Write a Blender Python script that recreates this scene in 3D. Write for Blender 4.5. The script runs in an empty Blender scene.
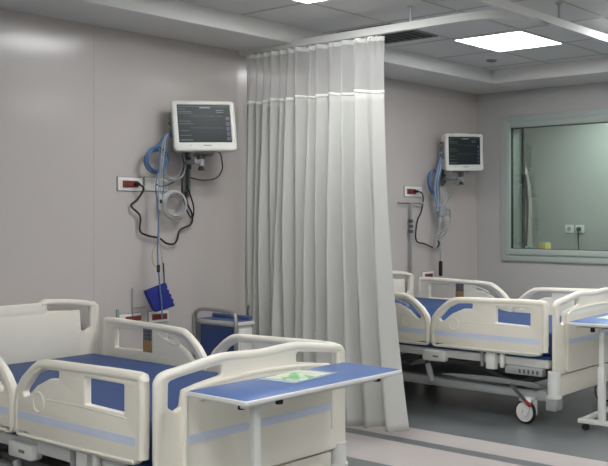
import bpy, bmesh, math, random
from mathutils import Vector, Matrix
R = math.radians
rnd = random.Random(7)
scene = bpy.context.scene
C = scene.collection

# ------------------------------------------------------------------ camera
THETA = math.atan(664 / 922.0)           # viewing direction, measured from the head wall
cam_d = bpy.data.cameras.new('camera')
cam = bpy.data.objects.new('camera', cam_d); C.objects.link(cam)
cam.location = (0, 0, 1.40)
cam.rotation_euler = (R(90), 0, THETA - R(90))
cam_d.sensor_fit = 'HORIZONTAL'; cam_d.sensor_width = 36.0
cam_d.lens = 922 / 608 * 36.0
cam_d.shift_x = -(480 - 304) / 608.0      # the photograph is an off-centre crop
cam_d.shift_y = -(233 - 215) / 608.0
cam_d.clip_start = 0.05
scene.camera = cam

# ------------------------------------------------------------------ world, view
w = bpy.data.worlds.new('world'); scene.world = w; w.use_nodes = True
w.node_tree.nodes['Background'].inputs[0].default_value = (0.75, 0.8, 0.85, 1)
w.node_tree.nodes['Background'].inputs[1].default_value = 0.1
scene.view_settings.view_transform = 'Standard'
scene.view_settings.look = 'None'
scene.view_settings.gamma = 1
scene.view_settings.exposure = 1.58
PANEL_POWER = 7.0          # emission of the ceiling light diffusers
BACK_POWER = 14.0

# ------------------------------------------------------------------ materials
def lin(c):
    out = []
    for v in c:
        v = v / 255.0
        out.append(v / 12.92 if v <= 0.04045 else ((v + 0.055) / 1.055) ** 2.4)
    return (*out, 1.0)

def mat(name, rgb, rough=0.5, metal=0.0, coat=0.0, coat_rough=0.1, var=0.06, scale=6.0, bump=0.0, bscale=60.0,
        trans=0.0, alpha=1.0, emit=None, power=0.0, spec=0.5):
    m = bpy.data.materials.new(name); m.use_nodes = True
    nt = m.node_tree; b = nt.nodes['Principled BSDF']
    base = lin(rgb)
    tc = nt.nodes.new('ShaderNodeTexCoord')
    if var > 0:
        n = nt.nodes.new('ShaderNodeTexNoise'); n.inputs['Scale'].default_value = scale; n.inputs['Detail'].default_value = 4
        nt.links.new(tc.outputs['Object'], n.inputs['Vector'])
        r = nt.nodes.new('ShaderNodeValToRGB')
        r.color_ramp.elements[0].position = 0.3; r.color_ramp.elements[1].position = 0.7
        r.color_ramp.elements[0].color = (*[v * (1 - var) for v in base[:3]], 1)
        r.color_ramp.elements[1].color = (*[min(1, v * (1 + var)) for v in base[:3]], 1)
        nt.links.new(n.outputs['Fac'], r.inputs['Fac']); nt.links.new(r.outputs['Color'], b.inputs['Base Color'])
    else:
        b.inputs['Base Color'].default_value = base
    b.inputs['Roughness'].default_value = rough
    b.inputs['Metallic'].default_value = metal
    b.inputs['Coat Weight'].default_value = coat
    b.inputs['Coat Roughness'].default_value = coat_rough
    b.inputs['Transmission Weight'].default_value = trans
    b.inputs['Alpha'].default_value = alpha
    b.inputs['Specular IOR Level'].default_value = spec
    if emit:
        b.inputs['Emission Color'].default_value = lin(emit); b.inputs['Emission Strength'].default_value = power
    if bump > 0:
        n2 = nt.nodes.new('ShaderNodeTexNoise'); n2.inputs['Scale'].default_value = bscale
        nt.links.new(tc.outputs['Object'], n2.inputs['Vector'])
        bp = nt.nodes.new('ShaderNodeBump'); bp.inputs['Strength'].default_value = bump; bp.inputs['Distance'].default_value = 0.002
        nt.links.new(n2.outputs['Fac'], bp.inputs['Height']); nt.links.new(bp.outputs['Normal'], b.inputs['Normal'])
    return m

M = {}
M['wall'] = mat('wall_laminate', (200, 193, 189), 0.38, coat=0.55, coat_rough=0.13, var=0.015, scale=0.8)
M['wall2'] = mat('wall_paint', (190, 189, 187), 0.5, coat=0.15, coat_rough=0.25, var=0.015, scale=0.8)
M['wall3'] = mat('fill_bounce_white', (240, 239, 235), 0.6, var=0.01, scale=0.8)  # for the unseen walls, whitened to bounce fill onto the beds
M['dullblue'] = mat('dull_blue_laminate', (84, 100, 148), 0.5, var=0.04)
M['seam'] = mat('panel_seam', (182, 177, 173), 0.6, var=0)
M['ceil'] = mat('ceiling_tile', (222, 222, 219), 0.9, var=0.02, scale=30, bump=0.2, bscale=200)
M['soffit'] = mat('soffit_paint', (228, 227, 224), 0.8, var=0.01)
M['grid'] = mat('ceiling_grid_metal', (186, 186, 183), 0.6, var=0)
M['floor_grey'] = mat('grey_vinyl', (110, 114, 115), 0.33, coat=0.25, coat_rough=0.2, var=0.05, scale=5)
M['floor_light'] = mat('light_vinyl', (190, 182, 179), 0.33, coat=0.25, coat_rough=0.2, var=0.03, scale=4)
M['floor_dark'] = mat('dark_vinyl', (112, 116, 117), 0.35, coat=0.2, coat_rough=0.2, var=0.04, scale=5)
M['cream'] = mat('cream_plastic', (238, 233, 219), 0.42, var=0.015, scale=4, coat=0.1, coat_rough=0.3)
M['cream2'] = mat('cream_plastic_panel', (230, 225, 211), 0.5, var=0.02, scale=4)
M['stripe'] = mat('pale_blue_stripe', (216, 224, 242), 0.45, var=0.02)
M['vinyl'] = mat('blue_mattress_vinyl', (38, 70, 126), 0.5, var=0.06, scale=9, bump=0.35, bscale=12)
M['tblue'] = mat('blue_laminate', (74, 108, 170), 0.4, var=0.04, scale=8, coat=0.1)
M['white'] = mat('white_enamel', (226, 226, 222), 0.4, var=0.01)
M['plate'] = mat('outlet_plate', (236, 235, 230), 0.4, var=0.01)
M['grey'] = mat('grey_enamel', (158, 160, 160), 0.5, var=0.03)
M['midgrey'] = mat('mid_grey_plastic', (128, 130, 128), 0.55, var=0.04)
M['darkgrey'] = mat('dark_grey_metal', (76, 78, 80), 0.5, var=0.05)
M['black'] = mat('black_rubber', (26, 26, 28), 0.6, var=0.05)
M['chrome'] = mat('brushed_steel', (178, 180, 178), 0.28, metal=0.9, var=0.02)
M['alu'] = mat('white_aluminium', (226, 226, 222), 0.7, var=0.01)
M['red'] = mat('red_socket', (150, 34, 30), 0.45, var=0.08, scale=40)
M['redlever'] = mat('red_pedal', (176, 58, 58), 0.5, var=0)
M['bezel'] = mat('monitor_plastic', (222, 222, 214), 0.45, var=0.01)
M['screen'] = mat('dark_screen', (18, 24, 25), 0.35, var=0.1, scale=3, emit=(50, 58, 60), power=0.10, spec=0.2)
M['ui'] = mat('screen_text', (72, 84, 86), 0.4, var=0, emit=(150, 165, 165), power=0.12)
M['ui2'] = mat('screen_buttons', (48, 48, 70), 0.4, var=0, emit=(70, 66, 110), power=0.06)
M['ui3'] = mat('screen_alarm', (74, 50, 60), 0.4, var=0, emit=(110, 70, 90), power=0.05)
M['hose'] = mat('blue_hose', (92, 122, 166), 0.45, var=0.08, scale=20)
M['hosegrey'] = mat('grey_cable', (172, 174, 176), 0.5, var=0.04)
M['hosewhite'] = mat('white_cable', (200, 196, 192), 0.5, var=0.03)
M['cord'] = mat('black_cord', (34, 34, 38), 0.5, var=0)
M['yellowcord'] = mat('yellow_cord', (170, 160, 120), 0.5, var=0)
M['cuff'] = mat('navy_fabric', (38, 46, 132), 0.8, var=0.12, scale=40, bump=0.5, bscale=120)
M['locker'] = mat('navy_laminate', (40, 66, 124), 0.45, var=0.04)
M['frame'] = mat('window_frame_pvc', (180, 191, 186), 0.45, var=0.01)
M['gasket'] = mat('black_gasket', (60, 66, 66), 0.6, var=0)
M['backwall'] = mat('back_room_wall', (170, 174, 171), 0.6, var=0.05, scale=2)
M['backwhite'] = mat('back_room_socket', (222, 228, 224), 0.5, var=0)
M['peach'] = mat('peach_cloth', (178, 170, 162), 0.8, var=0.10, scale=9)
M['yellow'] = mat('yellow_box', (206, 190, 110), 0.6, var=0.05)
M['teal'] = mat('teal_cloth', (120, 150, 146), 0.8, var=0.1)
M['label1'] = mat('label_grey_keys', (90, 92, 96), 0.5, var=0.2, scale=60)
M['label2'] = mat('label_tan_keys', (176, 134, 74), 0.5, var=0.2, scale=60)
M['packet'] = mat('packet_print', (214, 226, 208), 0.4, var=0.04)
M['light'] = mat('light_diffuser', (240, 240, 236), 0.5, var=0, emit=(253, 254, 255), power=PANEL_POWER)
M['light2'] = mat('added_back_light', (240, 240, 236), 0.5, var=0, emit=(238, 246, 242), power=BACK_POWER)  # for the unseen panel added behind the window

def glass(name, rgb, alpha_mix):
    m = bpy.data.materials.new(name); m.use_nodes = True; nt = m.node_tree; nt.nodes.clear()
    o = nt.nodes.new('ShaderNodeOutputMaterial'); mx = nt.nodes.new('ShaderNodeMixShader')
    t = nt.nodes.new('ShaderNodeBsdfTransparent'); g = nt.nodes.new('ShaderNodeBsdfGlossy')
    t.inputs[0].default_value = lin(rgb); g.inputs['Roughness'].default_value = 0.03
    f = nt.nodes.new('ShaderNodeFresnel'); f.inputs[0].default_value = 1.5
    mu = nt.nodes.new('ShaderNodeMath'); mu.operation = 'MULTIPLY_ADD'; mu.inputs[1].default_value = 1.0; mu.inputs[2].default_value = alpha_mix
    nt.links.new(f.outputs[0], mu.inputs[0]); nt.links.new(mu.outputs[0], mx.inputs[0])
    nt.links.new(t.outputs[0], mx.inputs[1]); nt.links.new(g.outputs[0], mx.inputs[2]); nt.links.new(mx.outputs[0], o.inputs[0])
    return m
M['glass'] = glass('window_glass', (238, 243, 240), 0.05)
M['sleeve'] = glass('clear_sleeve', (225, 235, 240), 0.12)

def cloth(name, rgb, translucency, see, weave=0.0):
    """woven fabric: diffuse + translucent (+ open mesh)"""
    m = bpy.data.materials.new(name); m.use_nodes = True; nt = m.node_tree; nt.nodes.clear()
    o = nt.nodes.new('ShaderNodeOutputMaterial')
    d = nt.nodes.new('ShaderNodeBsdfDiffuse'); t = nt.nodes.new('ShaderNodeBsdfTranslucent'); tr = nt.nodes.new('ShaderNodeBsdfTransparent')
    d.inputs[0].default_value = lin(rgb); t.inputs[0].default_value = lin(rgb)
    n = nt.nodes.new('ShaderNodeTexNoise'); n.inputs['Scale'].default_value = 140
    tc = nt.nodes.new('ShaderNodeTexCoord'); nt.links.new(tc.outputs['Object'], n.inputs['Vector'])
    bp = nt.nodes.new('ShaderNodeBump'); bp.inputs['Strength'].default_value = 0.15; bp.inputs['Distance'].default_value = 0.001
    nt.links.new(n.outputs['Fac'], bp.inputs['Height']); nt.links.new(bp.outputs['Normal'], d.inputs['Normal'])
    a = nt.nodes.new('ShaderNodeMixShader'); a.inputs[0].default_value = translucency
    nt.links.new(d.outputs[0], a.inputs[1]); nt.links.new(t.outputs[0], a.inputs[2])
    b = nt.nodes.new('ShaderNodeMixShader'); b.inputs[0].default_value = see
    nt.links.new(a.outputs[0], b.inputs[1]); nt.links.new(tr.outputs[0], b.inputs[2]); nt.links.new(b.outputs[0], o.inputs[0])
    return m
M['curtain'] = cloth('curtain_fabric', (207, 207, 202), 0.12, 0.0)
M['mesh'] = cloth('curtain_netting', (230, 229, 226), 0.45, 0.38)
M['band'] = cloth('curtain_band', (244, 244, 240), 0.1, 0.0)

# ------------------------------------------------------------------ mesh builder
def arc_fillet(pts, r, n=5):
    """round the corners of a polygon; r may be a number or one per corner"""
    out = []; N = len(pts)
    for i, p in enumerate(pts):
        rr = r[i] if isinstance(r, (list, tuple)) else r
        a = Vector(pts[i - 1]); b = Vector(p); c = Vector(pts[(i + 1) % N])
        u = a - b; v = c - b
        if rr <= 0 or u.length < 1e-6 or v.length < 1e-6: out.append(tuple(b)); continue
        ang = u.angle(v)
        if ang > R(172): out.append(tuple(b)); continue
        t = min(rr / math.tan(ang / 2), u.length * 0.48, v.length * 0.48)
        p0 = b + u.normalized() * t; p1 = b + v.normalized() * t
        for k in range(n + 1):
            s = k / n
            q = p0 * (1 - s) ** 2 + b * 2 * s * (1 - s) + p1 * s * s
            out.append(tuple(q))
    return out

class MB:
    def __init__(self):
        self.v = []; self.f = []; self.m = []; self.mats = []; self.s = []
    def mi(self, m):
        if m not in self.mats: self.mats.append(m)
        return self.mats.index(m)
    def add(self, vs, fs, m, smooth=False):
        k = len(self.v); i = self.mi(m)
        self.v += [tuple(p) for p in vs]
        for f in fs: self.f.append(tuple(a + k for a in f)); self.m.append(i); self.s.append(smooth)
    def add_bm(self, bm, m, mtx=None, smooth=False):
        if mtx is not None: bmesh.ops.transform(bm, matrix=mtx, verts=bm.verts)
        bm.verts.index_update()
        self.add([v.co for v in bm.verts], [[v.index for v in f.verts] for f in bm.faces], m, smooth); bm.free()
    def box(self, lo, hi, m, bev=0.0, seg=2, mtx=None):
        bm = bmesh.new(); bmesh.ops.create_cube(bm, size=1)
        sx, sy, sz = (abs(hi[i] - lo[i]) for i in range(3))
        bmesh.ops.scale(bm, vec=(sx, sy, sz), verts=bm.verts)
        bmesh.ops.translate(bm, vec=[(lo[i] + hi[i]) / 2 for i in range(3)], verts=bm.verts)
        if bev > 0: bmesh.ops.bevel(bm, geom=list(bm.edges), offset=min(bev, min(sx, sy, sz) * 0.49), segments=seg, affect='EDGES', profile=0.5)
        self.add_bm(bm, m, mtx, smooth=bev > 0); return self
    def cyl(self, p0, p1, r, m, r2=None, n=16, caps=True):
        p0 = Vector(p0); p1 = Vector(p1); ax = (p1 - p0).normalized()
        q = ax.to_track_quat('Z', 'Y'); r2 = r if r2 is None else r2
        vs = []; fs = []
        for k in range(n):
            a = 2 * math.pi * k / n; d = q @ Vector((math.cos(a), math.sin(a), 0))
            vs.append(p0 + d * r); vs.append(p1 + d * r2)
        for k in range(n):
            a = 2 * k; b = 2 * ((k + 1) % n); fs.append((a, b, b + 1, a + 1))
        self.add(vs, fs, m, True)
        if caps:
            self.add(vs[0::2], [tuple(range(n))[::-1]], m); self.add(vs[1::2], [tuple(range(n))], m)
        return self
    def tube(self, pts, r, m, smooth=6, n=8, closed=False, rs=None):
        P = [Vector(p) for p in pts]
        if smooth:
            Q = []; N = len(P); rng = range(N if closed else N - 1)
            for i in rng:
                if closed: a, b, c, d = P[i - 1], P[i], P[(i + 1) % N], P[(i + 2) % N]
                else: a, b, c, d = P[max(i - 1, 0)], P[i], P[i + 1], P[min(i + 2, N - 1)]
                for k in range(smooth):
                    t = k / smooth
                    Q.append(0.5 * ((2 * b) + (c - a) * t + (2 * a - 5 * b + 4 * c - d) * t * t + (3 * b - a - 3 * c + d) * t ** 3))
            if not closed: Q.append(P[-1])
            P = Q
        N = len(P); vs = []; fs = []; up = None
        for i, p in enumerate(P):
            if closed: t = P[(i + 1) % N] - P[i - 1]
            else: t = P[min(i + 1, N - 1)] - P[max(i - 1, 0)]
            t.normalize()
            if up is None: up = t.orthogonal().normalized()
            up = (up - t * up.dot(t)).normalized(); sd = t.cross(up)
            for k in range(n):
                a = 2 * math.pi * k / n; vs.append(p + (up * math.cos(a) + sd * math.sin(a)) * r)
        for i in range(N if closed else N - 1):
            j = (i + 1) % N
            for k in range(n):
                k2 = (k + 1) % n; fs.append((i * n + k, i * n + k2, j * n + k2, j * n + k))
        self.add(vs, fs, m, True)
        if not closed:
            self.add(vs[:n], [tuple(range(n))[::-1]], m); self.add(vs[-n:], [tuple(range(n))], m)
        return self
    def ring(self, c, R0, r, m, axis='Y', n=28, sq=1.0):
        c = Vector(c); pts = []
        for k in range(n):
            a = 2 * math.pi * k / n; u, v = math.cos(a) * R0, math.sin(a) * R0 * sq
            pts.append(c + (Vector((u, 0, v)) if axis == 'Y' else Vector((0, u, v)) if axis == 'X' else Vector((u, v, 0))))
        return self.tube(pts, r, m, smooth=0, closed=True)
    def board(self, outline, holes, thick, m, fn, bev=0.006):
        """flat board with holes; fn maps (u, v, w) to local space, w across the thickness"""
        cu = bpy.data.curves.new('tmp', 'CURVE'); cu.dimensions = '2D'; cu.fill_mode = 'BOTH'
        for pl in [outline] + holes:
            s = cu.splines.new('POLY'); s.points.add(len(pl) - 1); s.use_cyclic_u = True
            for i, p in enumerate(pl): s.points[i].co = (p[0], p[1], 0, 1)
        cu.extrude = thick / 2 - bev; cu.bevel_depth = bev; cu.bevel_resolution = 2; cu.offset = -bev
        ob = bpy.data.objects.new('tmp', cu); C.objects.link(ob)
        dg = bpy.context.evaluated_depsgraph_get(); dg.update()
        me = bpy.data.meshes.new_from_object(ob.evaluated_get(dg))
        bm = bmesh.new(); bm.from_mesh(me); bmesh.ops.remove_doubles(bm, verts=bm.verts, dist=1e-5)
        for v in bm.verts: v.co = Vector(fn(*v.co))
        bmesh.ops.recalc_face_normals(bm, faces=bm.faces)
        self.add_bm(bm, m, smooth=True)
        bpy.data.objects.remove(ob); bpy.data.curves.remove(cu); bpy.data.meshes.remove(me)
        return self
    def build(self, name, parent=None, loc=None, flip=False):
        me = bpy.data.meshes.new(name); me.from_pydata(self.v, [], self.f)
        for m in self.mats: me.materials.append(m)
        for p, i, s in zip(me.polygons, self.m, self.s): p.material_index = i; p.use_smooth = s
        bm = bmesh.new(); bm.from_mesh(me); bmesh.ops.recalc_face_normals(bm, faces=bm.faces); bm.to_mesh(me); bm.free()
        me.validate(); me.update()
        if any(self.s):
            try: me.set_sharp_from_angle(angle=R(38))
            except Exception: pass
        o = bpy.data.objects.new(name, me); C.objects.link(o)
        if loc: o.location = loc
        if parent: o.parent = parent
        return o

def tag(o, label, cat, group=None, kind=None):
    o['label'] = label; o['category'] = cat
    if group: o['group'] = group
    if kind: o['kind'] = kind
    return o
def thing(name, label, cat, loc=(0, 0, 0), rz=0, group=None):
    o = bpy.data.objects.new(name, None); C.objects.link(o); o.location = loc; o.rotation_euler = (0, 0, rz)
    o.empty_display_size = 0.1
    return tag(o, label, cat, group)
def struct(name, mb, label=None, cat=None):
    o = mb.build(name); o['kind'] = 'structure'
    if label: o['label'] = label
    if cat: o['category'] = cat
    return o

# ------------------------------------------------------------------ room
X0, X1, Y0, Y1, ZC, ZS = -3.6, 7.30, -4.6, 5.30, 2.70, 2.58
SOF = 4.745
T = 0.1
def bx(lo, hi, m, bev=0): return MB().box(lo, hi, m, bev)
# floor: grey bays, light aisle between the beds with a dark line
fl = MB()
edges = [(X0 - T, 3.89, 'floor_grey'), (3.89, 4.32, 'floor_light'), (4.32, 4.42, 'floor_dark'), (4.42, 4.66, 'floor_light'), (4.66, X1 + T, 'floor_grey')]
for a, b, k in edges: fl.box((a, Y0 - T, -0.1), (b, Y1 + T, 0), M[k])
struct('floor', fl, 'grey vinyl floor with light and dark stripes between the beds', 'floor')
wh = bx((X0 - T, Y1, 0), (X1 + T, Y1 + T, ZC), M['wall'])
for x in (-0.75, 0.45, 1.85, 3.25): wh.box((x - 0.0015, Y1 - 0.0006, 0.1), (x + 0.0015, Y1 + 0.001, ZS), M['seam'])
struct('wall_head', wh, 'glossy light panelled wall behind the bed heads', 'wall')
struct('wall_left', bx((X0 - T, Y0, 0), (X0, Y1, ZC), M['wall3']), 'unseen side wall whitened to bounce fill light', 'wall')
struct('wall_rear', bx((X0 - T, Y0 - T, 0), (X1 + T, Y0, ZC), M['wall3']), 'unseen rear wall whitened to bounce fill light', 'wall')
WY0, WY1, WZ0, WZ1 = 2.90, 4.94, 1.025, 2.28          # opening in the window wall
WT = 0.27
ww = MB()
ww.box((X1, Y0, 0), (X1 + WT, WY0, ZC), M['wall2']); ww.box((X1, WY1, 0), (X1 + WT, Y1, ZC), M['wall2'])
ww.box((X1, WY0, 0), (X1 + WT, WY1, WZ0), M['wall2']); ww.box((X1, WY0, WZ1), (X1 + WT, WY1, ZC), M['wall2'])
struct('wall_window', ww, 'light end wall holding the observation window', 'wall')
struct('ceiling', bx((X0 - T, Y0 - T, ZC), (X1 + WT, Y1 + T, ZC + 0.08), M['ceil']), 'suspended ceiling of grey tiles', 'ceiling')
g = MB()
xs = [-3.1, -2.5, -1.9, -1.3, -0.7, -0.1, 0.5, 1.1, 1.7, 2.3, 2.9, 3.35, 3.95, 4.675, 5.39, 6.00, 6.62]
ys = [4.14, 3.54, 2.87, 2.27, 1.67, 1.07, 0.47, -0.13, -0.73, -1.33, -1.93, -2.53, -3.13, -3.73]
for x in xs: g.box((x - 0.008, Y0, ZC - 0.003), (x + 0.008, SOF, ZC), M['grid'])
for y in ys: g.box((X0, y - 0.008, ZC - 0.0035), (6.8, y + 0.008, ZC), M['grid'])
struct('trim_1', g, 'thin grey grid between the ceiling tiles', 'ceiling grid')
so = MB(); so.box((X0, SOF, ZS), (X1, Y1, ZC), M['soffit'], 0.004)
struct('trim_2', so, 'dropped soffit along the head wall', 'soffit')
so = MB(); so.box((6.78, Y0, ZS), (X1, SOF, ZC), M['soffit'], 0.004)
struct('trim_3', so, 'dropped soffit along the window wall', 'soffit')
for nm, lo, hi in (('baseboard_head', (X0, Y1 - 0.012, 0), (X1, Y1, 0.1)), ('baseboard_window', (X1 - 0.012, Y0, 0), (X1, Y1 - 0.012, 0.1))):
    struct(nm, bx(lo, hi, M['floor_grey'], 0.003), 'grey coved skirting', 'skirting')

# window: frame, gaskets, glass
wf = MB()
def rect_frame(mb, x0, x1, y0, y1, z0, z1, wd, m, bev=0.004):
    mb.box((x0, y0, z0), (x1, y0 + wd, z1), m, bev); mb.box((x0, y1 - wd, z0), (x1, y1, z1), m, bev)
    mb.box((x0, y0 + wd, z0), (x1, y1 - wd, z0 + wd), m, bev); mb.box((x0, y0 + wd, z1 - wd), (x1, y1 - wd, z1), m, bev)
rect_frame(wf, X1 - 0.025, X1 + 0.0, WY0 - 0.055, WY1 + 0.055, WZ0 - 0.06, WZ1 + 0.06, 0.06, M['frame'])
rect_frame(wf, X1 - 0.038, X1 + 0.05, WY0, WY1, WZ0, WZ1, 0.055, M['frame'], 0.006)
rect_frame(wf, X1 - 0.01, X1 + 0.02, WY0 + 0.054, WY1 - 0.054, WZ0 + 0.054, WZ1 - 0.054, 0.006, M['gasket'], 0)
# far side frame of the deep reveal
rect_frame(wf, X1 + 0.255, X1 + 0.285, WY0 + 0.001, WY1 - 0.001, WZ0 + 0.001, WZ1 - 0.001, 0.022, M['gasket'], 0)
win = struct('window_1', wf, 'pale grey-green framed observation window in the end wall', 'window')
wl = MB(); wl.box((X1 + 0.05, WY1 - 0.004, WZ0), (X1 + 0.255, WY1, WZ1), M['frame']); wl.box((X1 + 0.05, WY0, WZ1 - 0.004), (X1 + 0.255, WY1 - 0.004, WZ1), M['frame'])
wl.box((X1 + 0.05, WY0, WZ0), (X1 + 0.255, WY1 - 0.004, WZ0 + 0.004), M['frame'])
wl.build('window_lining', win)
MB().box((X1 + 0.002, WY0 + 0.05, WZ0 + 0.05), (X1 + 0.008, WY1 - 0.05, WZ1 - 0.05), M['glass']).build('pane', win)
# room behind the window
BX = 9.3
struct('wall_back_room', bx((BX, 2.2, 0), (BX + 0.1, 7.2, ZC), M['backwall']), 'grey-green wall of the room behind the window', 'wall')
b = MB(); b.box((X1 + WT, 7.2, 0), (BX + 0.1, 7.3, ZC), M['backwall']); b.box((X1 + WT, 2.1, 0), (BX + 0.1, 2.2, ZC), M['backwall'])
b.box((X1 + WT - 0.17, Y1 + 0.1, 0), (X1 + WT, 7.3, ZC), M['backwall'])
struct('wall_back_sides', b)
struct('floor_back_room', bx((X1 + WT, 2.1, -0.1), (BX + 0.1, 7.3, 0), M['floor_grey']))
struct('ceiling_back_room', bx((X1 + WT, 2.1, ZC), (BX + 0.1, 7.3, ZC + 0.08), M['ceil']))

# ------------------------------------------------------------------ ceiling lights, vent
def ceiling_light(cx, cy, label, m='light', s=0.6):
    t = thing('ceiling_light', label, 'light', (cx, cy, ZC), 0, 'square ceiling light panels')
    h = s / 2
    f = MB()
    for a in (-1, 1):
        f.box((a * h - (0.012 if a > 0 else 0), -h, -0.014), (a * h + (0.012 if a < 0 else 0), h, -0.001), M['white'])
        f.box((-h + 0.012, a * h - (0.012 if a > 0 else 0), -0.014), (h - 0.012, a * h + (0.012 if a < 0 else 0), -0.001), M['white'])
    f.build('frame', t)
    MB().box((-h + 0.012, -h + 0.012, -0.010), (h - 0.012, h - 0.012, -0.002), M[m]).build('diffuser', t)
    return t
ceiling_light(5.695, 3.835, 'bright square ceiling light panel above the far bed, before the curtain rail')
ceiling_light(3.65, 3.84, 'square ceiling light panel cut by the top edge above the curtain')
ceiling_light(5.71, 2.57, 'square ceiling light panel at the right edge beyond the curtain rail')
for cx, cy in ((3.65, 1.3), (1.1, 2.57), (1.1, 0.2), (-1.0, 2.57), (3.65, -1.2), (1.1, -1.9), (5.71, 0.2), (-1.0, 0.2), (-1.0, -1.9), (-2.8, 1.3), (3.65, -3.4), (-2.8, -1.9)):
    ceiling_light(cx, cy, 'square ceiling light panel outside the view, added to brighten the front of the ward')  # unseen panels added for more light on upright faces
ceiling_light(8.5, 4.6, 'unseen ceiling light panel added to brighten the room behind the window', 'light2')  # added out of sight so the back room is not dark

v = thing('ceiling_vent', 'dark slotted square air vent in the ceiling behind the curtain track', 'air vent', (4.98, 4.40, ZC))
f = MB(); rv = 0.25
for a in (-1, 1):
    f.box((a * rv - 0.015, -rv, -0.008), (a * rv + 0.015, rv, -0.001), M['midgrey'], 0.002); f.box((-rv + 0.015, a * rv - 0.015, -0.008), (rv - 0.015, a * rv + 0.015, -0.001), M['midgrey'], 0.002)
f.build('frame', v)
f = MB(); f.box((-rv + 0.015, -rv + 0.015, -0.003), (rv - 0.015, rv - 0.015, -0.001), M['black']); f.build('backing', v)
for k in range(7):
    y = -rv + 0.05 + k * 0.067
    MB().box((-rv + 0.016, y - 0.012, -0.009), (rv - 0.016, y + 0.012, -0.006), M['darkgrey'], 0, mtx=None).build('slat', v)
s = MB(); s.cyl((0, 0, -0.012), (0, 0, -0.001), 0.042, M['grey'], r2=0.046, n=24); s.cyl((0, 0, -0.016), (0, 0, -0.012), 0.03, M['midgrey'], n=20)
tag(s.build('ceiling_sensor', None, (6.33, 4.44, ZC)), 'small grey round sensor on the ceiling near the far corner', 'sensor')

# ------------------------------------------------------------------ curtain track and rail
TX, TZ0, TZ1 = 4.40, 2.552, 2.600
tr = MB()
path = [(TX, Y1 - 0.002), (TX, 3.3)]
cr = 0.36
for k in range(1, 11):
    a = k / 10 * math.pi / 2; path.append((TX + cr - cr * math.cos(a), 3.27 - cr * math.sin(a)))
def track_profile(mb, path, wdt, z0, z1, m):
    vs = []; fs = []; N = len(path)
    for i, p in enumerate(path):
        t = Vector(path[min(i + 1, N - 1)]) - Vector(path[max(i - 1, 0)]); t.normalize(); n = Vector((-t.y, t.x)) * wdt / 2
        for s_, z in ((1, z0), (1, z1), (-1, z1), (-1, z0)): vs.append((p[0] + n.x * s_, p[1] + n.y * s_, z))
    for i in range(N - 1):
        for k in range(4): fs.append((4 * i + k, 4 * i + (k + 1) % 4, 4 * i + 4 + (k + 1) % 4, 4 * i + 4 + k))
    fs.append((0, 1, 2, 3)); fs.append(tuple(4 * (N - 1) + k for k in (3, 2, 1, 0)))
    mb.add(vs, fs, m)
track_profile(tr, path, 0.035, TZ0, TZ1, M['alu'])
track_profile(tr, [(X0 + 0.002, 2.91), (6.77, 2.91)], 0.030, TZ0, TZ1, M['alu'])
tr.cyl((4.87, 2.91, TZ1), (4.87, 2.91, ZC), 0.007, M['alu']); tr.cyl((4.87, 2.91, ZC - 0.01), (4.87, 2.91, ZC - 0.001), 0.02, M['alu'])
tr.box((4.56, 2.865, TZ0 - 0.006), (4.66, 2.925, TZ0), M['alu'], 0.002)
track = tag(tr.build('curtain_track'), 'white ceiling-hung curtain track curving into the long rail across the ward', 'curtain track')
for x, y in ((TX, 3.70), (TX, 4.9), (4.87, 2.91), (2.6, 2.91), (0.6, 2.91)):
    MB().cyl((x, y, TZ1), (x, y, ZC - 0.001), 0.007, M['alu']).cyl((x, y, ZC - 0.01), (x, y, ZC - 0.001), 0.02, M['alu']).build('hanger_rod', track)

# ------------------------------------------------------------------ curtain
cur = thing('privacy_curtain', 'long pale grey pleated curtain with netting top hanging between the two beds', 'curtain', (TX, 0, 0))
CY0, CY1 = 5.25, 3.94
# fold crests along the track (fraction of the run), close near the wall and broad at the free end
folds = [0, .045, .10, .16, .22, .285, .345, .40, .49, .56, .62, .725, .80, .895, 1.0]
amps = [.02, .055, .07, .065, .07, .08, .06, .085, .06, .05, .07, .05, .05, .045]
def fold(u):
    for i in range(len(folds) - 1):
        if u <= folds[i + 1] or i == len(folds) - 2:
            t = min(1, max(0, (u - folds[i]) / (folds[i + 1] - folds[i])))
            s_ = math.sin(math.pi * t) ** (0.8 + 0.5 * (i % 3) * 0.6)
            return i, t, s_, amps[i] * s_
def curtain_point(u, z, zt, zb):
    i, t, s_, a = fold(u)
    v = (zt - z) / (zt - zb)
    grow = 0.65 + 0.5 * min(1, v * 2.0)
    sway = 0.012 * math.sin(3.1 * v + i * 1.7) * v + 0.008 * math.sin(u * 40 + v * 5)
    x = -a * grow * (1 + 0.25 * math.sin(i * 2.3 + v * 2)) + 0.024 * grow * (1 - s_) + sway
    pinch = 0.006 * math.sin(u * 260) * max(0, 1 - v * 14)
    y = CY0 + (CY1 - CY0) * u + 0.014 * math.sin(2 * math.pi * t) * grow * (folds[i + 1] - folds[i]) / 0.08 * -0.6
    flare = max(0, u - 0.62) / 0.38
    y -= flare * (0.03 * v + 0.20 * v ** 1.9)
    x += pinch - 0.03 * flare * v
    return (x, y, z)
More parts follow.
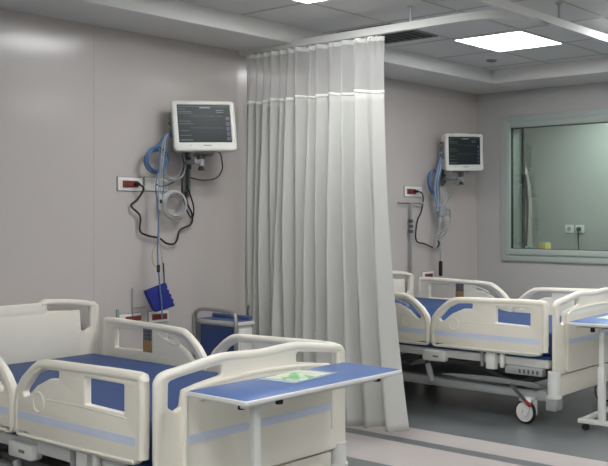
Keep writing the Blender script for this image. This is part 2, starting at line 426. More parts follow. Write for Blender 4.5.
def curtain_part(name, z0, z1, rows, m, zfn=None, off=0.0, thick=0.0):
    zt, zb = 2.545, 0.03
    NU = 420; vs = []; fs = []
    for r in range(rows + 1):
        for k in range(NU + 1):
            u = k / NU
            ztop = z1(u) if callable(z1) else z1; zbot = z0(u) if callable(z0) else z0
            z = ztop + (zbot - ztop) * r / rows
            p = curtain_point(u, z, zt, zb); vs.append((p[0] + off, p[1], p[2]))
    for r in range(rows):
        for k in range(NU):
            a = r * (NU + 1) + k; fs.append((a, a + 1, a + NU + 2, a + NU + 1))
    mb = MB(); mb.add(vs, fs, m, True)
    me = bpy.data.meshes.new(name); me.from_pydata(mb.v, [], mb.f); me.materials.append(m)
    for p in me.polygons: p.use_smooth = True
    o = bpy.data.objects.new(name, me); C.objects.link(o); o.parent = cur
    if thick:
        sm = o.modifiers.new('s', 'SOLIDIFY'); sm.thickness = thick; sm.offset = 0
    return o
bandz = lambda u: 2.188 + 0.006 * math.sin(u * 31) - 0.026 * max(0, u - 0.7)
hem = lambda u: 0.026 + 0.034 * u ** 3 + 0.008 * math.sin(u * 37)
head = lambda u: 2.545 + 0.0025 * math.sin(u * 90) - 0.003
curtain_part('curtain_panel', hem, bandz, 46, M['curtain'], thick=0.0015)
curtain_part('netting_header', lambda u: bandz(u) + 0.018, head, 14, M['mesh'])
curtain_part('seam_band', lambda u: bandz(u) - 0.001, lambda u: bandz(u) + 0.019, 1, M['band'], thick=0.004)
curtain_part('heading_tape', lambda u: head(u) - 0.030, head, 2, M['band'], thick=0.003)
for k in range(14):
    u = (k + 0.5) / 14
    y = CY0 + (CY1 - CY0) * u
    MB().box((-0.004, y - 0.006, 2.515), (0.004, y + 0.006, TZ0 - 0.001), M['white'], 0.002).build('curtain_glide', cur)

# ------------------------------------------------------------------ hospital bed
# local frame: x across (0 near side .. 1.05), y from the foot face (0) to the head (2.1), z up
BW = 1.05
def side_rail(bed, side, end, dz, inner_label):
    """side 0 near / 1 far; end 'foot' or 'head'"""
    Lr = 0.975
    tmap = (lambda t: 0.052 + t) if end == 'foot' else (lambda t: 2.015 - t)
    xc = -0.002 if side == 0 else BW + 0.002
    sgn = -1 if side == 0 else 1                      # outward
    fn = lambda u, v, w: (xc + w * sgn, tmap(u), v + dz)
    o = [(0, 0.47), (0.0, 0.782), (0.735, 0.768), (0.83, 0.735), (0.915, 0.675), (0.965, 0.618), (0.975, 0.56), (0.975, 0.405), (0.13, 0.405), (0.06, 0.412)]
    out = arc_fillet(o, [0.04, 0.05, 0.12, 0.08, 0.08, 0.08, 0.1, 0.05, 0.02, 0.05])
    h1 = arc_fillet([(0.127, 0.607), (0.127, 0.724), (0.405, 0.724), (0.405, 0.612)], 0.008)
    h2 = arc_fillet([(0.885, 0.590), (0.90, 0.612), (0.81, 0.692), (0.735, 0.726), (0.60, 0.730), (0.605, 0.694), (0.68, 0.690), (0.78, 0.650), (0.85, 0.600)], [0.012] * 9)
    h3 = arc_fillet([(0.86, 0.420), (0.86, 0.432), (0.945, 0.432), (0.945, 0.420)], 0.005)
    mb = MB(); mb.board(out, [h1, h2, h3], 0.034, M['cream'], fn, 0.008)
    # rounded hand rail along the top and down both ends
    top = [(0.022, 0.44), (0.020, 0.60), (0.022, 0.735), (0.055, 0.760), (0.4, 0.755), (0.72, 0.747), (0.80, 0.728), (0.88, 0.675), (0.94, 0.610), (0.953, 0.54), (0.952, 0.44)]
    mb.tube([fn(u, v, 0.0) for u, v in top], 0.0225, M['cream'], smooth=5, n=12)
    # lower ledge, dial ring, raised rim of the window
    for k in (1, -1):
        mb.tube([fn(u, v, k * 0.015) for u, v in ((0.06, 0.425), (0.5, 0.420), (0.92, 0.418))], 0.008, M['cream'], smooth=3)
    mb.ring(fn(0.765, 0.578, 0.015), 0.043, 0.007, M['cream'], 'X')
    mb.tube([fn(u, v, 0.014) for u, v in ((0.70, 0.598), (0.415, 0.600), (0.11, 0.592))], 0.005, M['cream'], smooth=3)
    mb.box(*[tuple(f(a, b_) for a, b_ in zip(fn(0.050, 0.489, 0.0160), fn(0.950, 0.524, 0.0180))) for f in (min, max)], M['stripe'])
    rail = mb.build('side_rail', bed)
    if inner_label:
        lb = MB()
        for j in range(6):
            for i in range(2):
                lb.box(*[tuple(f(a, b_) for a, b_ in zip(fn(0.375 + 0.05 + i * 0.037, 0.615 + j * 0.0205, -0.0165), fn(0.375 + 0.083 + i * 0.037, 0.632 + j * 0.0205, -0.021))) for f in (min, max)], M['label2' if j < 3 else 'label1'])
        lb.box(*[tuple(f(a, b_) for a, b_ in zip(fn(0.415, 0.607, -0.0155), fn(0.50, 0.742, -0.0185))) for f in (min, max)], M['midgrey'])
        q = lb.build('control_panel', rail); q['label'] = 'grey and tan bed control keypad'
        lb = MB()
        lb.tube([fn(u, v, -0.017) for u, v in ((0.57, 0.73), (0.66, 0.715), (0.74, 0.690), (0.745, 0.672), (0.68, 0.672), (0.62, 0.690), (0.575, 0.708))], 0.004, M['white'], smooth=4, closed=True)
        lb.build('grip_rim', rail)
    # swing arms under the rail
    y = tmap(0.46)
    arm = MB()
    xo = xc + sgn * 0.0
    arm.box((min(xo, xo - sgn * 0.05), y - 0.035, 0.285 + dz), (max(xo, xo - sgn * 0.05), y + 0.045, 0.418 + dz), M['white'], 0.012)
    arm.box((min(xo, xo - sgn * 0.03), y - 0.105, 0.305 + dz), (max(xo, xo - sgn * 0.03), y - 0.075, 0.418 + dz), M['white'], 0.008)
    arm.box((min(xo, xo - sgn * 0.03), y + 0.072, 0.30 + dz), (max(xo, xo - sgn * 0.03), y + 0.086, 0.418 + dz), M['grey'], 0.004)
    arm.build('rail_arm', bed)
    return rail

def end_board(bed, y, dz, foot):
    fn = lambda u, v, w: (u, y + w, v + dz)
    if foot:
        half = [(0.0, 0.29), (0.0, 0.748), (0.022, 0.778), (0.10, 0.792), (0.22, 0.810), (0.335, 0.824), (0.385, 0.814), (0.525, 0.812)]
        z0 = 0.29
        h = [(0.056, 0.640), (0.058, 0.742), (0.10, 0.752), (0.20, 0.765), (0.318, 0.780), (0.318, 0.734), (0.20, 0.716), (0.128, 0.700), (0.118, 0.635), (0.088, 0.620)]
    else:
        half = [(0.0, 0.45), (0.0, 0.853), (0.04, 0.874), (0.20, 0.900), (0.345, 0.910), (0.37, 0.890), (0.525, 0.889)]
        h = [(0.060, 0.720), (0.060, 0.853), (0.15, 0.872), (0.33, 0.886), (0.33, 0.840), (0.20, 0.832), (0.125, 0.820), (0.118, 0.705), (0.088, 0.700)]
    pts = half + [(BW - a, b_) for a, b_ in reversed(half[:-1])]
    out = arc_fillet(pts, 0.035, 4)
    hl = arc_fillet(h, 0.014, 3); hr = arc_fillet([(BW - a, b_) for a, b_ in reversed(h)], 0.014, 3)
    mb = MB(); mb.board(out, [hl, hr], 0.032, M['cream'], fn, 0.010)
    if foot:
        lip = [(0.112, 0.30), (0.112, 0.690), (0.14, 0.706), (0.30, 0.722), (0.525, 0.730)]
        lp = lip + [(BW - a, b_) for a, b_ in reversed(lip[:-1])]
        mb.board(arc_fillet(lp, 0.03, 4), [], 0.030, M['cream'], lambda u, v, w: (u, y - 0.026 + w, v + dz), 0.010)
        edge = [(0.120, 0.40), (0.121, 0.66), (0.134, 0.692), (0.17, 0.703), (0.30, 0.716), (0.525, 0.724)]
        ed = edge + [(BW - a, b_) for a, b_ in reversed(edge[:-1])]
        mb.tube([fn(a, b_, -0.034) for a, b_ in ed], 0.011, M['cream'], smooth=4, n=8)
        mb.box((0.124, y - 0.0425, 0.488 + dz), (BW - 0.124, y - 0.0405, 0.524 + dz), M['stripe'])
        tb = [(0.024, 0.62), (0.024, 0.74), (0.05, 0.766), (0.12, 0.776), (0.22, 0.792), (0.33, 0.805), (0.525, 0.797)]
        rr = 0.021
    else:
        mb.box((0.13, y - 0.020, 0.50 + dz), (BW - 0.13, y + 0.0, 0.830 + dz), M['cream'], 0.004)
        mb.box((0.345, y - 0.0195, 0.80 + dz), (BW - 0.345, y + 0.0, 0.868 + dz), M['cream'], 0.004)
        tb = [(0.027, 0.60), (0.027, 0.83), (0.05, 0.855), (0.15, 0.876), (0.335, 0.888), (0.37, 0.870), (0.525, 0.869)]
        rr = 0.019
    tb2 = tb + [(BW - a, b_) for a, b_ in reversed(tb[:-1])]
    mb.tube([fn(a, b_, 0) for a, b_ in tb2], rr, M['cream'], smooth=4, n=10)
    return mb.build('footboard' if foot else 'headboard', bed)

def hospital_bed(loc, label, dz, head_dz=None, lift=0.0):
    head_dz = dz if head_dz is None else head_dz
    bed = thing('hospital_bed', label, 'bed', loc, 0, 'hospital beds against the head wall')
    end_board(bed, 0.008, dz, True); end_board(bed, 2.085, head_dz, False)
    for s_ in (0, 1):
        for e in ('foot', 'head'): side_rail(bed, s_, e, dz + (lift * 0.4 if s_ == 1 and e == 'head' else 0), e == 'head')
    mt = MB()
    prof = arc_fillet([(0.055, 0.405), (0.055, 0.568), (BW - 0.055, 0.568), (BW - 0.055, 0.405)], 0.03, 4)
    vs = []; fs = []; n_ = len(prof); ys_ = [0.06, 0.064, 0.075, 0.09] + [0.12 + 0.06 * k for k in range(32)] + [2.01, 2.025, 2.036, 2.04]
    for i, y in enumerate(ys_):
        e_ = min(i, len(ys_) - 1 - i); ins = (0.026, 0.014, 0.005, 0.0)[min(e_, 3)]
        t = min(1, max(0, (y - 1.0) / 0.35)); up = lift * t * t * (3 - 2 * t)
        for (a, b_) in prof:
            ca, cb = (a - BW / 2), (b_ - 0.4865); vs.append((BW / 2 + ca - math.copysign(min(abs(ca), ins), ca), y, 0.4865 + cb - math.copysign(min(abs(cb), ins), cb) + dz + (up if b_ > 0.45 else 0)))
    for i in range(len(ys_) - 1):
        for k in range(n_): fs.append((i * n_ + k, i * n_ + (k + 1) % n_, (i + 1) * n_ + (k + 1) % n_, (i + 1) * n_ + k))
    fs.append(tuple(range(n_))); fs.append(tuple((len(ys_) - 1) * n_ + k for k in range(n_)))
    mt.add(vs, fs, M['vinyl'], True)
    m = mt.build('mattress', bed)
    MB().tube([(0.06, 0.09, 0.54 + dz), (0.058, 2.0, 0.54 + dz)], 0.004, M['vinyl'], smooth=0).build('piping', m)
    d = MB(); d.box((0.03, 0.06, 0.385 + dz), (BW - 0.03, 2.04, 0.404 + dz), M['vinyl'], 0.004)
    d.build('mattress_platform', bed)
    f = MB()
    for x in (0.035, BW - 0.085): f.box((x, 0.07, 0.325 + dz), (x + 0.05, 2.04, 0.383 + dz), M['white'], 0.008)
    for y in (0.12, 0.75, 1.35, 1.95): f.box((0.085, y - 0.025, 0.33 + dz), (BW - 0.085, y + 0.025, 0.375 + dz), M['grey'], 0.006)
    f.build('upper_frame', bed)
    for x in (0.0, BW - 0.06):
        c = MB(); c.box((x, 0.92, 0.295 + dz), (x + 0.06, 1.12, 0.372 + dz), M['white'], 0.012)
        c.box((x - 0.001 if x == 0 else x + 0.059, 0.97, 0.325 + dz), (x + 0.002 if x == 0 else x + 0.062, 1.02, 0.34 + dz), M['midgrey'])
        c.cyl((x + 0.03, 1.09, 0.27 + dz), (x + 0.03, 1.05, 0.20), 0.022, M['grey']); c.build('actuator_box', bed)
        c = MB(); c.box((x + 0.005, 0.10, 0.272 + dz), (x + 0.055, 0.40, 0.325 + dz), M['grey'], 0.008)
        for i in range(5): c.box((x + 0.004 if x == 0 else x + 0.054, 0.13 + i * 0.035, 0.285 + dz), (x + 0.006 if x == 0 else x + 0.056, 0.145 + i * 0.035, 0.31 + dz), M['darkgrey'])
        c.build('angle_scale', bed)
    # base frame and lifting arms
    b_ = MB()
    for x in (0.05, BW - 0.11): b_.box((x, 0.06, 0.165), (x + 0.06, 2.02, 0.225), M['grey'], 0.008)
    for y in (0.10, 1.93): b_.box((0.0, y - 0.04, 0.17), (BW, y + 0.04, 0.235), M['grey'], 0.01)
    b_.box((0.20, 0.55, 0.15), (BW - 0.20, 1.60, 0.21), M['midgrey'], 0.02)
    b_.build('base_frame', bed)
    for x in (0.13, BW - 0.17):
        for y0, y1 in ((0.35, 0.85), (1.75, 1.2)):
            a = MB(); a.cyl((x, y0, 0.215), (x, y1, 0.34 + dz), 0.022, M['darkgrey'], n=10)
            a.cyl((x - 0.03, y0, 0.215), (x + 0.03, y0, 0.215), 0.03, M['darkgrey'], n=12); a.build('lifting_arm', bed)
    c = MB()
    pts = [(0.10, 0.262), (0.20, 0.280), (0.55, 0.285), (0.85, 0.275), (1.00, 0.262), (0.8, 0.248), (0.15, 0.245)]
    c.board(arc_fillet(pts, 0.02, 3), [], 0.03, M['midgrey'], lambda u, v, w_: (0.04 + w_, u, v), 0.006)
    c.build('cover_plate', bed)
    # corner bumpers that carry the end boards
    for x in (0.032, BW - 0.032):
        for y, n in ((0.016, 'foot'), (2.06, 'head')):
            q = MB()
            q.cyl((x, y + 0.005, 0.262 + dz * 0.5), (x, y + 0.005, 0.315 + dz), 0.046, M['white'], r2=0.044, n=24)
            q.cyl((x, y + 0.005, 0.215), (x, y + 0.005, 0.262 + dz * 0.5), 0.043, M['white'], r2=0.046, n=24)
            q.cyl((x, y + 0.005, 0.195), (x, y + 0.005, 0.215), 0.052, M['white'], n=24)
            q.box((x - 0.045, y - 0.035, 0.115), (x + 0.045, y + 0.05, 0.195), M['grey'], 0.012)
            q.build('corner_bumper', bed)
    q = MB(); q.box((0.09, 0.0, 0.20), (BW - 0.09, 0.035, 0.285 + dz), M['cream2'], 0.008); q.build('foot_cover', bed)
    # casters
    for x, y in ((0.02, 0.24), (BW - 0.09, 0.15), (0.02, 1.86), (BW - 0.02, 1.86)):
        sg = 1 if x < 0.5 else -1
        k = MB()
        k.box((x + sg * 0.028 - 0.008, y - 0.075, 0.06), (x + sg * 0.028 + 0.008, y - 0.005, 0.165), M['white'], 0.006)
        k.box((x - 0.034, y - 0.06, 0.155), (x + 0.036, y + 0.03, 0.18), M['white'], 0.006)
        # fork cheek on the outside, sweeping down to the hub
        fk = arc_fillet([(-0.075, 0.175), (0.015, 0.175), (-0.005, 0.13), (0.018, 0.065), (-0.012, 0.05), (-0.045, 0.085), (-0.06, 0.13)], 0.012, 3)
        k.board(fk, [], 0.012, M['white'], lambda u, v, w_, x=x, y=y, sg=sg: (x - sg * 0.026 + w_, y + u * 0.8 - 0.005, v), 0.003)
        cs = k.build('caster', bed)
        wv = MB(); wv.cyl((x - 0.014, y, 0.082), (x + 0.014, y, 0.082), 0.066, M['white'], n=30)
        wv.cyl((x - 0.018, y, 0.082), (x + 0.018, y, 0.082), 0.018, M['grey'], n=16); wv.build('wheel_disc', cs)
        MB().ring((x, y, 0.082), 0.069, 0.0125, M['black'], 'X', n=40).build('tire', cs)
        if y < 1:
            l = MB(); l.box((-0.011, -0.09, -0.009), (0.011, 0.09, 0.009), M['darkgrey'], 0.005, mtx=Matrix.Translation((x - sg * 0.036, y + 0.03, 0.205)) @ Matrix.Rotation(R(38), 4, 'X'))
            l.box((-0.013, -0.118, -0.012), (0.013, -0.07, 0.010), M['redlever'], 0.004, mtx=Matrix.Translation((x - sg * 0.036, y + 0.03, 0.205)) @ Matrix.Rotation(R(38), 4, 'X'))
            q = l.build('brake_pedal', cs); q['label'] = 'dark brake lever with red tip'
    return bed
hospital_bed((2.168, 3.117, 0), 'nearest cream hospital bed with blue mattress at lower left, in front of the curtain', 0.0)
hospital_bed((5.175, 3.125, 0), 'cream hospital bed with blue mattress on the far side of the curtain', 0.055, 0.02, 0.065)

# ------------------------------------------------------------------ overbed tables
def overbed_table(loc, label, rz=0, px=0.135, py=0.11):
    t = thing('overbed_table', label, 'table', loc, rz, 'overbed tables at the bed feet')
    Lx, Ly, z = 0.88, 0.36, 0.712
    a = MB(); a.box((0, 0, z - 0.022), (Lx, Ly, z - 0.002), M['white'], 0.006)
    a.box((0.008, 0.008, z - 0.004), (Lx - 0.008, Ly - 0.008, z), M['tblue'], 0.0015); a.build('tabletop', t)
    a = MB(); a.box((0.03, 0.05, z - 0.040), (Lx - 0.06, 0.075, z - 0.022), M['white'], 0.004); a.box((0.03, Ly - 0.075, z - 0.040), (Lx - 0.06, Ly - 0.05, z - 0.022), M['white'], 0.004)
    a.box((0.05, 0.075, z - 0.036), (0.15, Ly - 0.075, z - 0.024), M['grey'], 0.003); a.build('support_rail', t)
    a = MB(); a.box((px - 0.016, py - 0.016, 0.36), (px + 0.016, py + 0.016, z - 0.036), M['white'], 0.005); a.box((px - 0.022, py - 0.022, 0.07), (px + 0.022, py + 0.022, 0.42), M['white'], 0.005); a.build('post', t)
    for x, y, h_ in ((px - 0.02, py + 0.055, 0.068), (px + 0.06, 0.04, 0.045), (Lx - 0.10, 0.06, 0.045)):
        k = MB(); k.cyl((x, y, z - h_), (x, y, z - 0.022), 0.015, M['black']); k.build('clamp_knob', t)
    a = MB(); a.box((px - 0.02, -0.05, 0.045), (px + 0.02, 0.33, 0.075), M['white'], 0.005); a.build('base_beam', t)
    for y in (-0.03, 0.31):
        a = MB(); a.box((px + 0.02, y - 0.018, 0.045), (px + 0.60, y + 0.018, 0.072), M['white'], 0.005); a.build('base_leg', t)
    for x, y in ((px, -0.02), (px, 0.28), (px + 0.57, -0.03), (px + 0.57, 0.31)):
        c = MB(); c.cyl((x, y, 0.034), (x, y, 0.046), 0.012, M['darkgrey']); c.cyl((x - 0.012, y, 0.022), (x + 0.012, y, 0.022), 0.022, M['black'], n=20); c.build('caster', t)
    return t
overbed_table((2.255, 2.685, 0), 'blue topped white overbed table in front of the nearest bed footboard')
overbed_table((5.175, 2.661, 0), 'blue topped white overbed table at the right edge, before the far bed', R(4), 0.115, 0.165)

def packet(loc, rz, label, sx=0.27, sy=0.20):
    p = thing('paper_packet', label, 'packet', loc, rz, 'plastic packets on the overbed tables')
    nx, ny = 22, 14
    def hgt(u, v, k): return (0.004 + 0.012 * math.sin(math.pi * u) ** .6 * math.sin(math.pi * v) ** .6 + 0.002 * math.sin(u * 17 + v * 9) * math.sin(math.pi * u) * math.sin(math.pi * v)) if k else 0.0008
    vs = []; fs = []
    for k in (0, 1):
        for j in range(ny + 1):
            for i in range(nx + 1):
                u, v = i / nx, j / ny; vs.append(((u - .5) * sx, (v - .5) * sy, hgt(u, v, k) * (1.0 if k else 1)))
    n = (nx + 1) * (ny + 1)
    for k in (0, 1):
        for j in range(ny):
            for i in range(nx): a = k * n + j * (nx + 1) + i; fs.append((a, a + 1, a + nx + 2, a + nx + 1))
    for i in range(nx):
        for a in (i, ny * (nx + 1) + i): fs.append((a, a + 1, a + 1 + n, a + n))
    for j in range(ny):
        for a in (j * (nx + 1), j * (nx + 1) + nx): fs.append((a, a + nx + 1, a + nx + 1 + n, a + n))
    m = MB(); m.add(vs, fs, PRINT, True); m.build('printed_wrapper', p)
    b = MB(); b.box((-sx / 2 - 0.03, -sy / 2 - 0.012, 0.0004), (sx / 2 + 0.04, sy / 2 + 0.012, 0.0026), M['packetedge'], 0.0008); b.build('clear_sleeve', p)
    return p
# green and white print
PRINT = bpy.data.materials.new('green_white_print'); PRINT.use_nodes = True
nt = PRINT.node_tree; bb = nt.nodes['Principled BSDF']; bb.inputs['Roughness'].default_value = 0.3
tc = nt.nodes.new('ShaderNodeTexCoord'); vo = nt.nodes.new('ShaderNodeTexNoise'); vo.inputs['Scale'].default_value = 17; vo.inputs['Detail'].default_value = 3
nt.links.new(tc.outputs['Object'], vo.inputs['Vector']); rp = nt.nodes.new('ShaderNodeValToRGB'); rp.color_ramp.interpolation = 'EASE'
e = rp.color_ramp.elements; e[0].position = 0.40; e[0].color = lin((126, 190, 126)); e[1].position = 0.62; e[1].color = lin((232, 216, 206))
x_ = e.new(0.50); x_.color = lin((212, 230, 204))
nt.links.new(vo.outputs['Fac'], rp.inputs['Fac']); nt.links.new(rp.outputs['Color'], bb.inputs['Base Color'])
M['packetedge'] = mat('sleeve_plastic', (186, 200, 214), 0.25, var=0.05, scale=20)
packet((2.735, 2.925, 0.7125), R(8), 'green and white printed packet in a clear sleeve on the nearest overbed table', 0.22, 0.17)
packet((5.56, 2.86, 0.7125), R(2), 'clear packet on the overbed table at the right edge', 0.26, 0.19)

# ------------------------------------------------------------------ bedside locker
lk = thing('bedside_locker', 'navy and white bedside locker with arched tube handle between near bed and curtain', 'cabinet', (4.0, 4.845, 0))
b = MB(); b.box((0.015, 0.015, 0.12), (0.13, 0.42, 0.66), M['white'], 0.006); b.build('body', lk)
b = MB(); b.box((0.004, 0.035, 0.16), (0.014, 0.40, 0.655), M['locker'], 0.003); b.build('side_panel', lk)
b = MB(); b.box((0, 0, 0.665), (0.14, 0.43, 0.690), M['white'], 0.006); b.box((0.012, 0.012, 0.688), (0.13, 0.42, 0.693), M['dullblue'], 0.001); b.build('top', lk)
b = MB(); b.box((0.11, 0.02, 0.694), (0.137, 0.41, 0.722), M['dullblue'], 0.006); b.build('top_rail', lk)
b = MB(); b.tube([(-0.014, 0.005, 0.10), (-0.014, 0.005, 0.45), (-0.014, 0.005, 0.70), (-0.014, 0.035, 0.748), (-0.014, 0.10, 0.762), (-0.014, 0.33, 0.762), (-0.014, 0.40, 0.748), (-0.014, 0.432, 0.70), (-0.014, 0.432, 0.45), (-0.014, 0.432, 0.10)], 0.014, M['chrome'], smooth=5, n=12); b.build('tube_handle', lk)
b = MB(); b.box((0.03, 0.008, 0.42), (0.125, 0.015, 0.64), M['white'], 0.003); dr = b.build('drawer', lk)
MB().box((0.05, -0.008, 0.56), (0.11, 0.008, 0.575), M['chrome'], 0.003).build('handle', dr)
b = MB(); b.box((0.03, 0.008, 0.14), (0.125, 0.015, 0.41), M['darkgrey'], 0.003); dr = b.build('door', lk)
MB().box((0.05, -0.008, 0.36), (0.11, 0.008, 0.375), M['chrome'], 0.003).build('handle', dr)
for x, y in ((0.05, 0.05), (0.10, 0.05), (0.05, 0.38), (0.10, 0.38)):
    b = MB(); b.cyl((x, y, 0.06), (x, y, 0.12), 0.01, M['chrome']); b.cyl((x - 0.012, y, 0.03), (x + 0.012, y, 0.03), 0.03, M['black'], n=18); b.build('caster', lk)
b = MB(); b.tube([(0, 0, 0), (0.006, 0.008, 0.03), (0.02, 0.02, 0.065)], 0.0075, M['darkgrey'], smooth=4)
tag(b.build('handset', None, (4.125, 4.895, 0.7225)), 'small dark handset standing at the back of the bedside locker', 'handset')

# ------------------------------------------------------------------ patient monitors on wall brackets
def monitor(loc, yaw, pit, rol, label, wall_x, drop):
    t = thing('patient_monitor', label, 'monitor', loc, 0, 'patient monitors on the head wall')
    Rm = Matrix.Rotation(yaw, 4, 'Z') @ Matrix.Rotation(pit, 4, 'X') @ Matrix.Rotation(rol, 4, 'Y')
    W, H = 0.41, 0.34
    def put(mb, name, parent=t): 
        mb.v = [tuple(Rm @ Vector(p)) for p in mb.v]; return mb.build(name, parent)
    out = arc_fillet([(-W / 2, -H / 2), (W / 2, -H / 2), (W / 2, H / 2), (-W / 2, H / 2)], 0.03, 6)
    hole = [(-0.170, -0.112), (0.172, -0.112), (0.172, 0.142), (-0.170, 0.142)]
    h = MB(); h.board(out, [hole], 0.035, M['bezel'], lambda u, v, w: (u, 0.018 + w, v), 0.010)
    h.board(arc_fillet([(-W / 2 + .012, -H / 2 + .01), (W / 2 - .012, -H / 2 + .01), (W / 2 - .012, H / 2 - .01), (-W / 2 + .012, H / 2 - .01)], 0.03, 5), [], 0.07, M['bezel'], lambda u, v, w: (u, 0.07 + w, v), 0.012)
    h.box((-0.06, 0.03, H / 2 - 0.004), (0.06, 0.10, H / 2 + 0.008), M['bezel'], 0.005)
    h.box((-0.018, -0.0005, -0.137), (0.035, 0.002, -0.131), M['midgrey'])
    h.cyl((-0.10, 0.002, -0.134), (-0.10, -0.001, -0.134), 0.003, M['midgrey'], n=10)
    put(h, 'housing')
    s_ = MB(); s_.box((-0.171, 0.009, -0.113), (0.173, 0.016, 0.143), M['screen'])
    y0 = 0.0083
    s_.box((-0.025, y0, 0.119), (0.045, 0.009, 0.128), M['ui'])
    s_.box((-0.165, y0, 0.130), (0.165, 0.009, 0.1315), M['ui'])
    for z in (0.112, 0.096, 0.084, 0.03, 0.012, -0.035, -0.065): s_.box((-0.163, y0, z), (-0.10 + 0.03 * math.sin(z * 90), 0.009, z + 0.0018), M['ui'])
    for z in (0.105, 0.092): s_.box((0.08, y0, z), (0.13, 0.009, z + 0.003), M['ui'])
    s_.box((-0.16, y0, -0.098), (-0.08, 0.009, -0.094), M['ui'])
    for k in range(4): s_.box((0.142, y0, -0.10 + k * 0.034), (0.166, 0.009, -0.075 + k * 0.034), M['ui2'])
    s_.box((0.142, y0, 0.04), (0.166, 0.009, 0.062), M['ui3'])
    # faint wave traces
    for zc, am in ((0.065, 0.004), (-0.015, 0.003)):
        prev = None
        for k in range(60):
            x = -0.09 + k * 0.0036; z = zc + am * (math.sin(k * 0.9) + (2 if k % 12 == 0 else 0)) * 0.5
            if prev: s_.add([(prev[0], y0, prev[1]), (x, y0, z), (x, y0, z + 0.001), (prev[0], y0, prev[1] + 0.001)], [(0, 1, 2, 3)], M['ui'])
            prev = (x, z)
    put(s_, 'screen')
    s_ = MB(); s_.box((-W / 2 - 0.003, 0.045, -0.06), (-W / 2 + 0.014, 0.098, 0.10), M['midgrey'], 0.006)
    for k in range(4): s_.cyl((-W / 2 - 0.001, 0.07, -0.04 + k * 0.035), (-W / 2 - 0.014, 0.07, -0.04 + k * 0.035), 0.009, M['hosegrey' if k % 2 else 'hose'], n=12)
    put(s_, 'connector_panel')
    s_ = MB(); s_.cyl((W / 2 - 0.003, 0.04, -0.02), (W / 2 + 0.005, 0.04, -0.02), 0.006, M['darkgrey'], n=12); put(s_, 'power_button')
    # bracket: plate, arm, clamp under the screen, wall channel
    k = MB()
    wy = Y1 - loc[1]
    k.box((-0.06, 0.03, -H / 2 - 0.012), (0.06, 0.13, -H / 2 + 0.004), M['midgrey'], 0.004)
    k.v = [tuple(Rm @ Vector(p)) for p in k.v]
    k.box((-0.012, 0.035, -H / 2 - 0.055), (0.03, 0.075, -H / 2), M['darkgrey'], 0.005)
    k.cyl((0.01, 0.05, -H / 2 - 0.095), (0.01, 0.05, -H / 2 - 0.05), 0.02, M['grey'], n=16)
    k.cyl((0.01, 0.05, -H / 2 - 0.125), (0.01, 0.05, -H / 2 - 0.095), 0.024, M['black'], r2=0.013, n=16)
    k.box((-0.055, 0.035, -H / 2 - 0.085), (0.03, 0.07, -H / 2 - 0.055), M['midgrey'], 0.006)
    k.build('screen_mount', t)
    k = MB(); k.tube([(0.0, 0.052, -H / 2 - 0.07), (-0.05 + wall_x * .5, 0.052 + (wy - .08) * .5, -H / 2 - 0.07), (wall_x, wy - 0.03, -H / 2 - 0.07)], 0.016, M['midgrey'], smooth=3, n=10)
    k.cyl((wall_x, wy - 0.035, -H / 2 - 0.11), (wall_x, wy - 0.035, -H / 2 - 0.03), 0.022, M['darkgrey'], n=14); k.build('swing_arm', t)
    k = MB(); k.box((wall_x - 0.032, wy - 0.022, -H / 2 - drop), (wall_x + 0.032, wy, -H / 2 + 0.05), M['midgrey'], 0.004)
    k.box((wall_x - 0.012, wy - 0.026, -H / 2 - drop + 0.01), (wall_x + 0.012, wy - 0.02, -H / 2 + 0.03), M['darkgrey'], 0.002); k.build('wall_channel', t)
    return t
monitor((3.885, 5.04, 1.992), R(-26), R(-9), R(-2.3), 'larger looking nearer patient monitor on wall arm, above the outlet left of the curtain', 0.035, 0.30)
monitor((6.763, 5.04, 1.973), R(-20.5), R(1), R(-2), 'farther patient monitor on wall arm, right of the curtain', -0.03, 0.14)

# ------------------------------------------------------------------ wall outlets
def outlet(x0, x1, z0, z1, label, red=None, plug=False):
    t = thing('wall_outlet', label, 'outlet', ((x0 + x1) / 2, Y1, (z0 + z1) / 2), 0, 'outlet plates on the head wall')
    w_, h_ = (x1 - x0) / 2, (z1 - z0) / 2
    MB().box((-w_, -0.012, -h_), (w_, -0.002, h_), M['plate'], 0.003).box((-w_ - 0.004, -0.003, -h_ - 0.004), (w_ + 0.004, -0.0005, h_ + 0.003), M['midgrey']).build('plate', t)
    b = MB()
    for k in (-1, 1): b.box((k * w_ * .5 - w_ * .36, -0.014, -h_ * .6), (k * w_ * .5 + w_ * .36, -0.011, h_ * .6), M['bezel'], 0.001)
    b.build('socket_frame', t)
    if red:
        a0, a1 = red[0] - (x0 + x1) / 2, red[1] - (x0 + x1) / 2
        b = MB(); b.box((a0, -0.02, -h_ * .5), (a1, -0.0135, h_ * .5), M['red'], 0.002)
        n = 2
        for i in range(n):
            cx = a0 + (a1 - a0) * (i + .5) / n; b.cyl((cx, -0.0185, 0), (cx, -0.0206, 0), min(0.016, h_ * .4), M['darkgrey'], n=14)
        q = b.build('red_socket', t)
    if plug:
        b = MB(); cx = (red[1] if red else x1) - (x0 + x1) / 2 - 0.02; b.cyl((cx, -0.02, 0), (cx, -0.055, 0), 0.017, M['black'], r2=0.012, n=14); b.build('plug', t)
    return t
outlet(3.409, 3.585, 1.556, 1.642, 'white outlet plate with red socket and black plug, left below the nearer monitor', (3.440, 3.55), True)
outlet(3.604, 3.779, 1.558, 1.646, 'white outlet plate without red socket, behind the hanging hoses of the nearer monitor')
outlet(3.416, 3.575, 0.700, 0.765, 'low outlet plate with red socket above near bed rail, left of the pair', (3.460, 3.572))
outlet(3.634, 3.785, 0.690, 0.765, 'low outlet plate with red socket below the hanging navy cuff', (3.655, 3.768))
outlet(6.212, 6.447, 1.563, 1.656, 'white outlet plate with red socket by the farther monitor, right of the curtain', (6.236, 6.352), True)
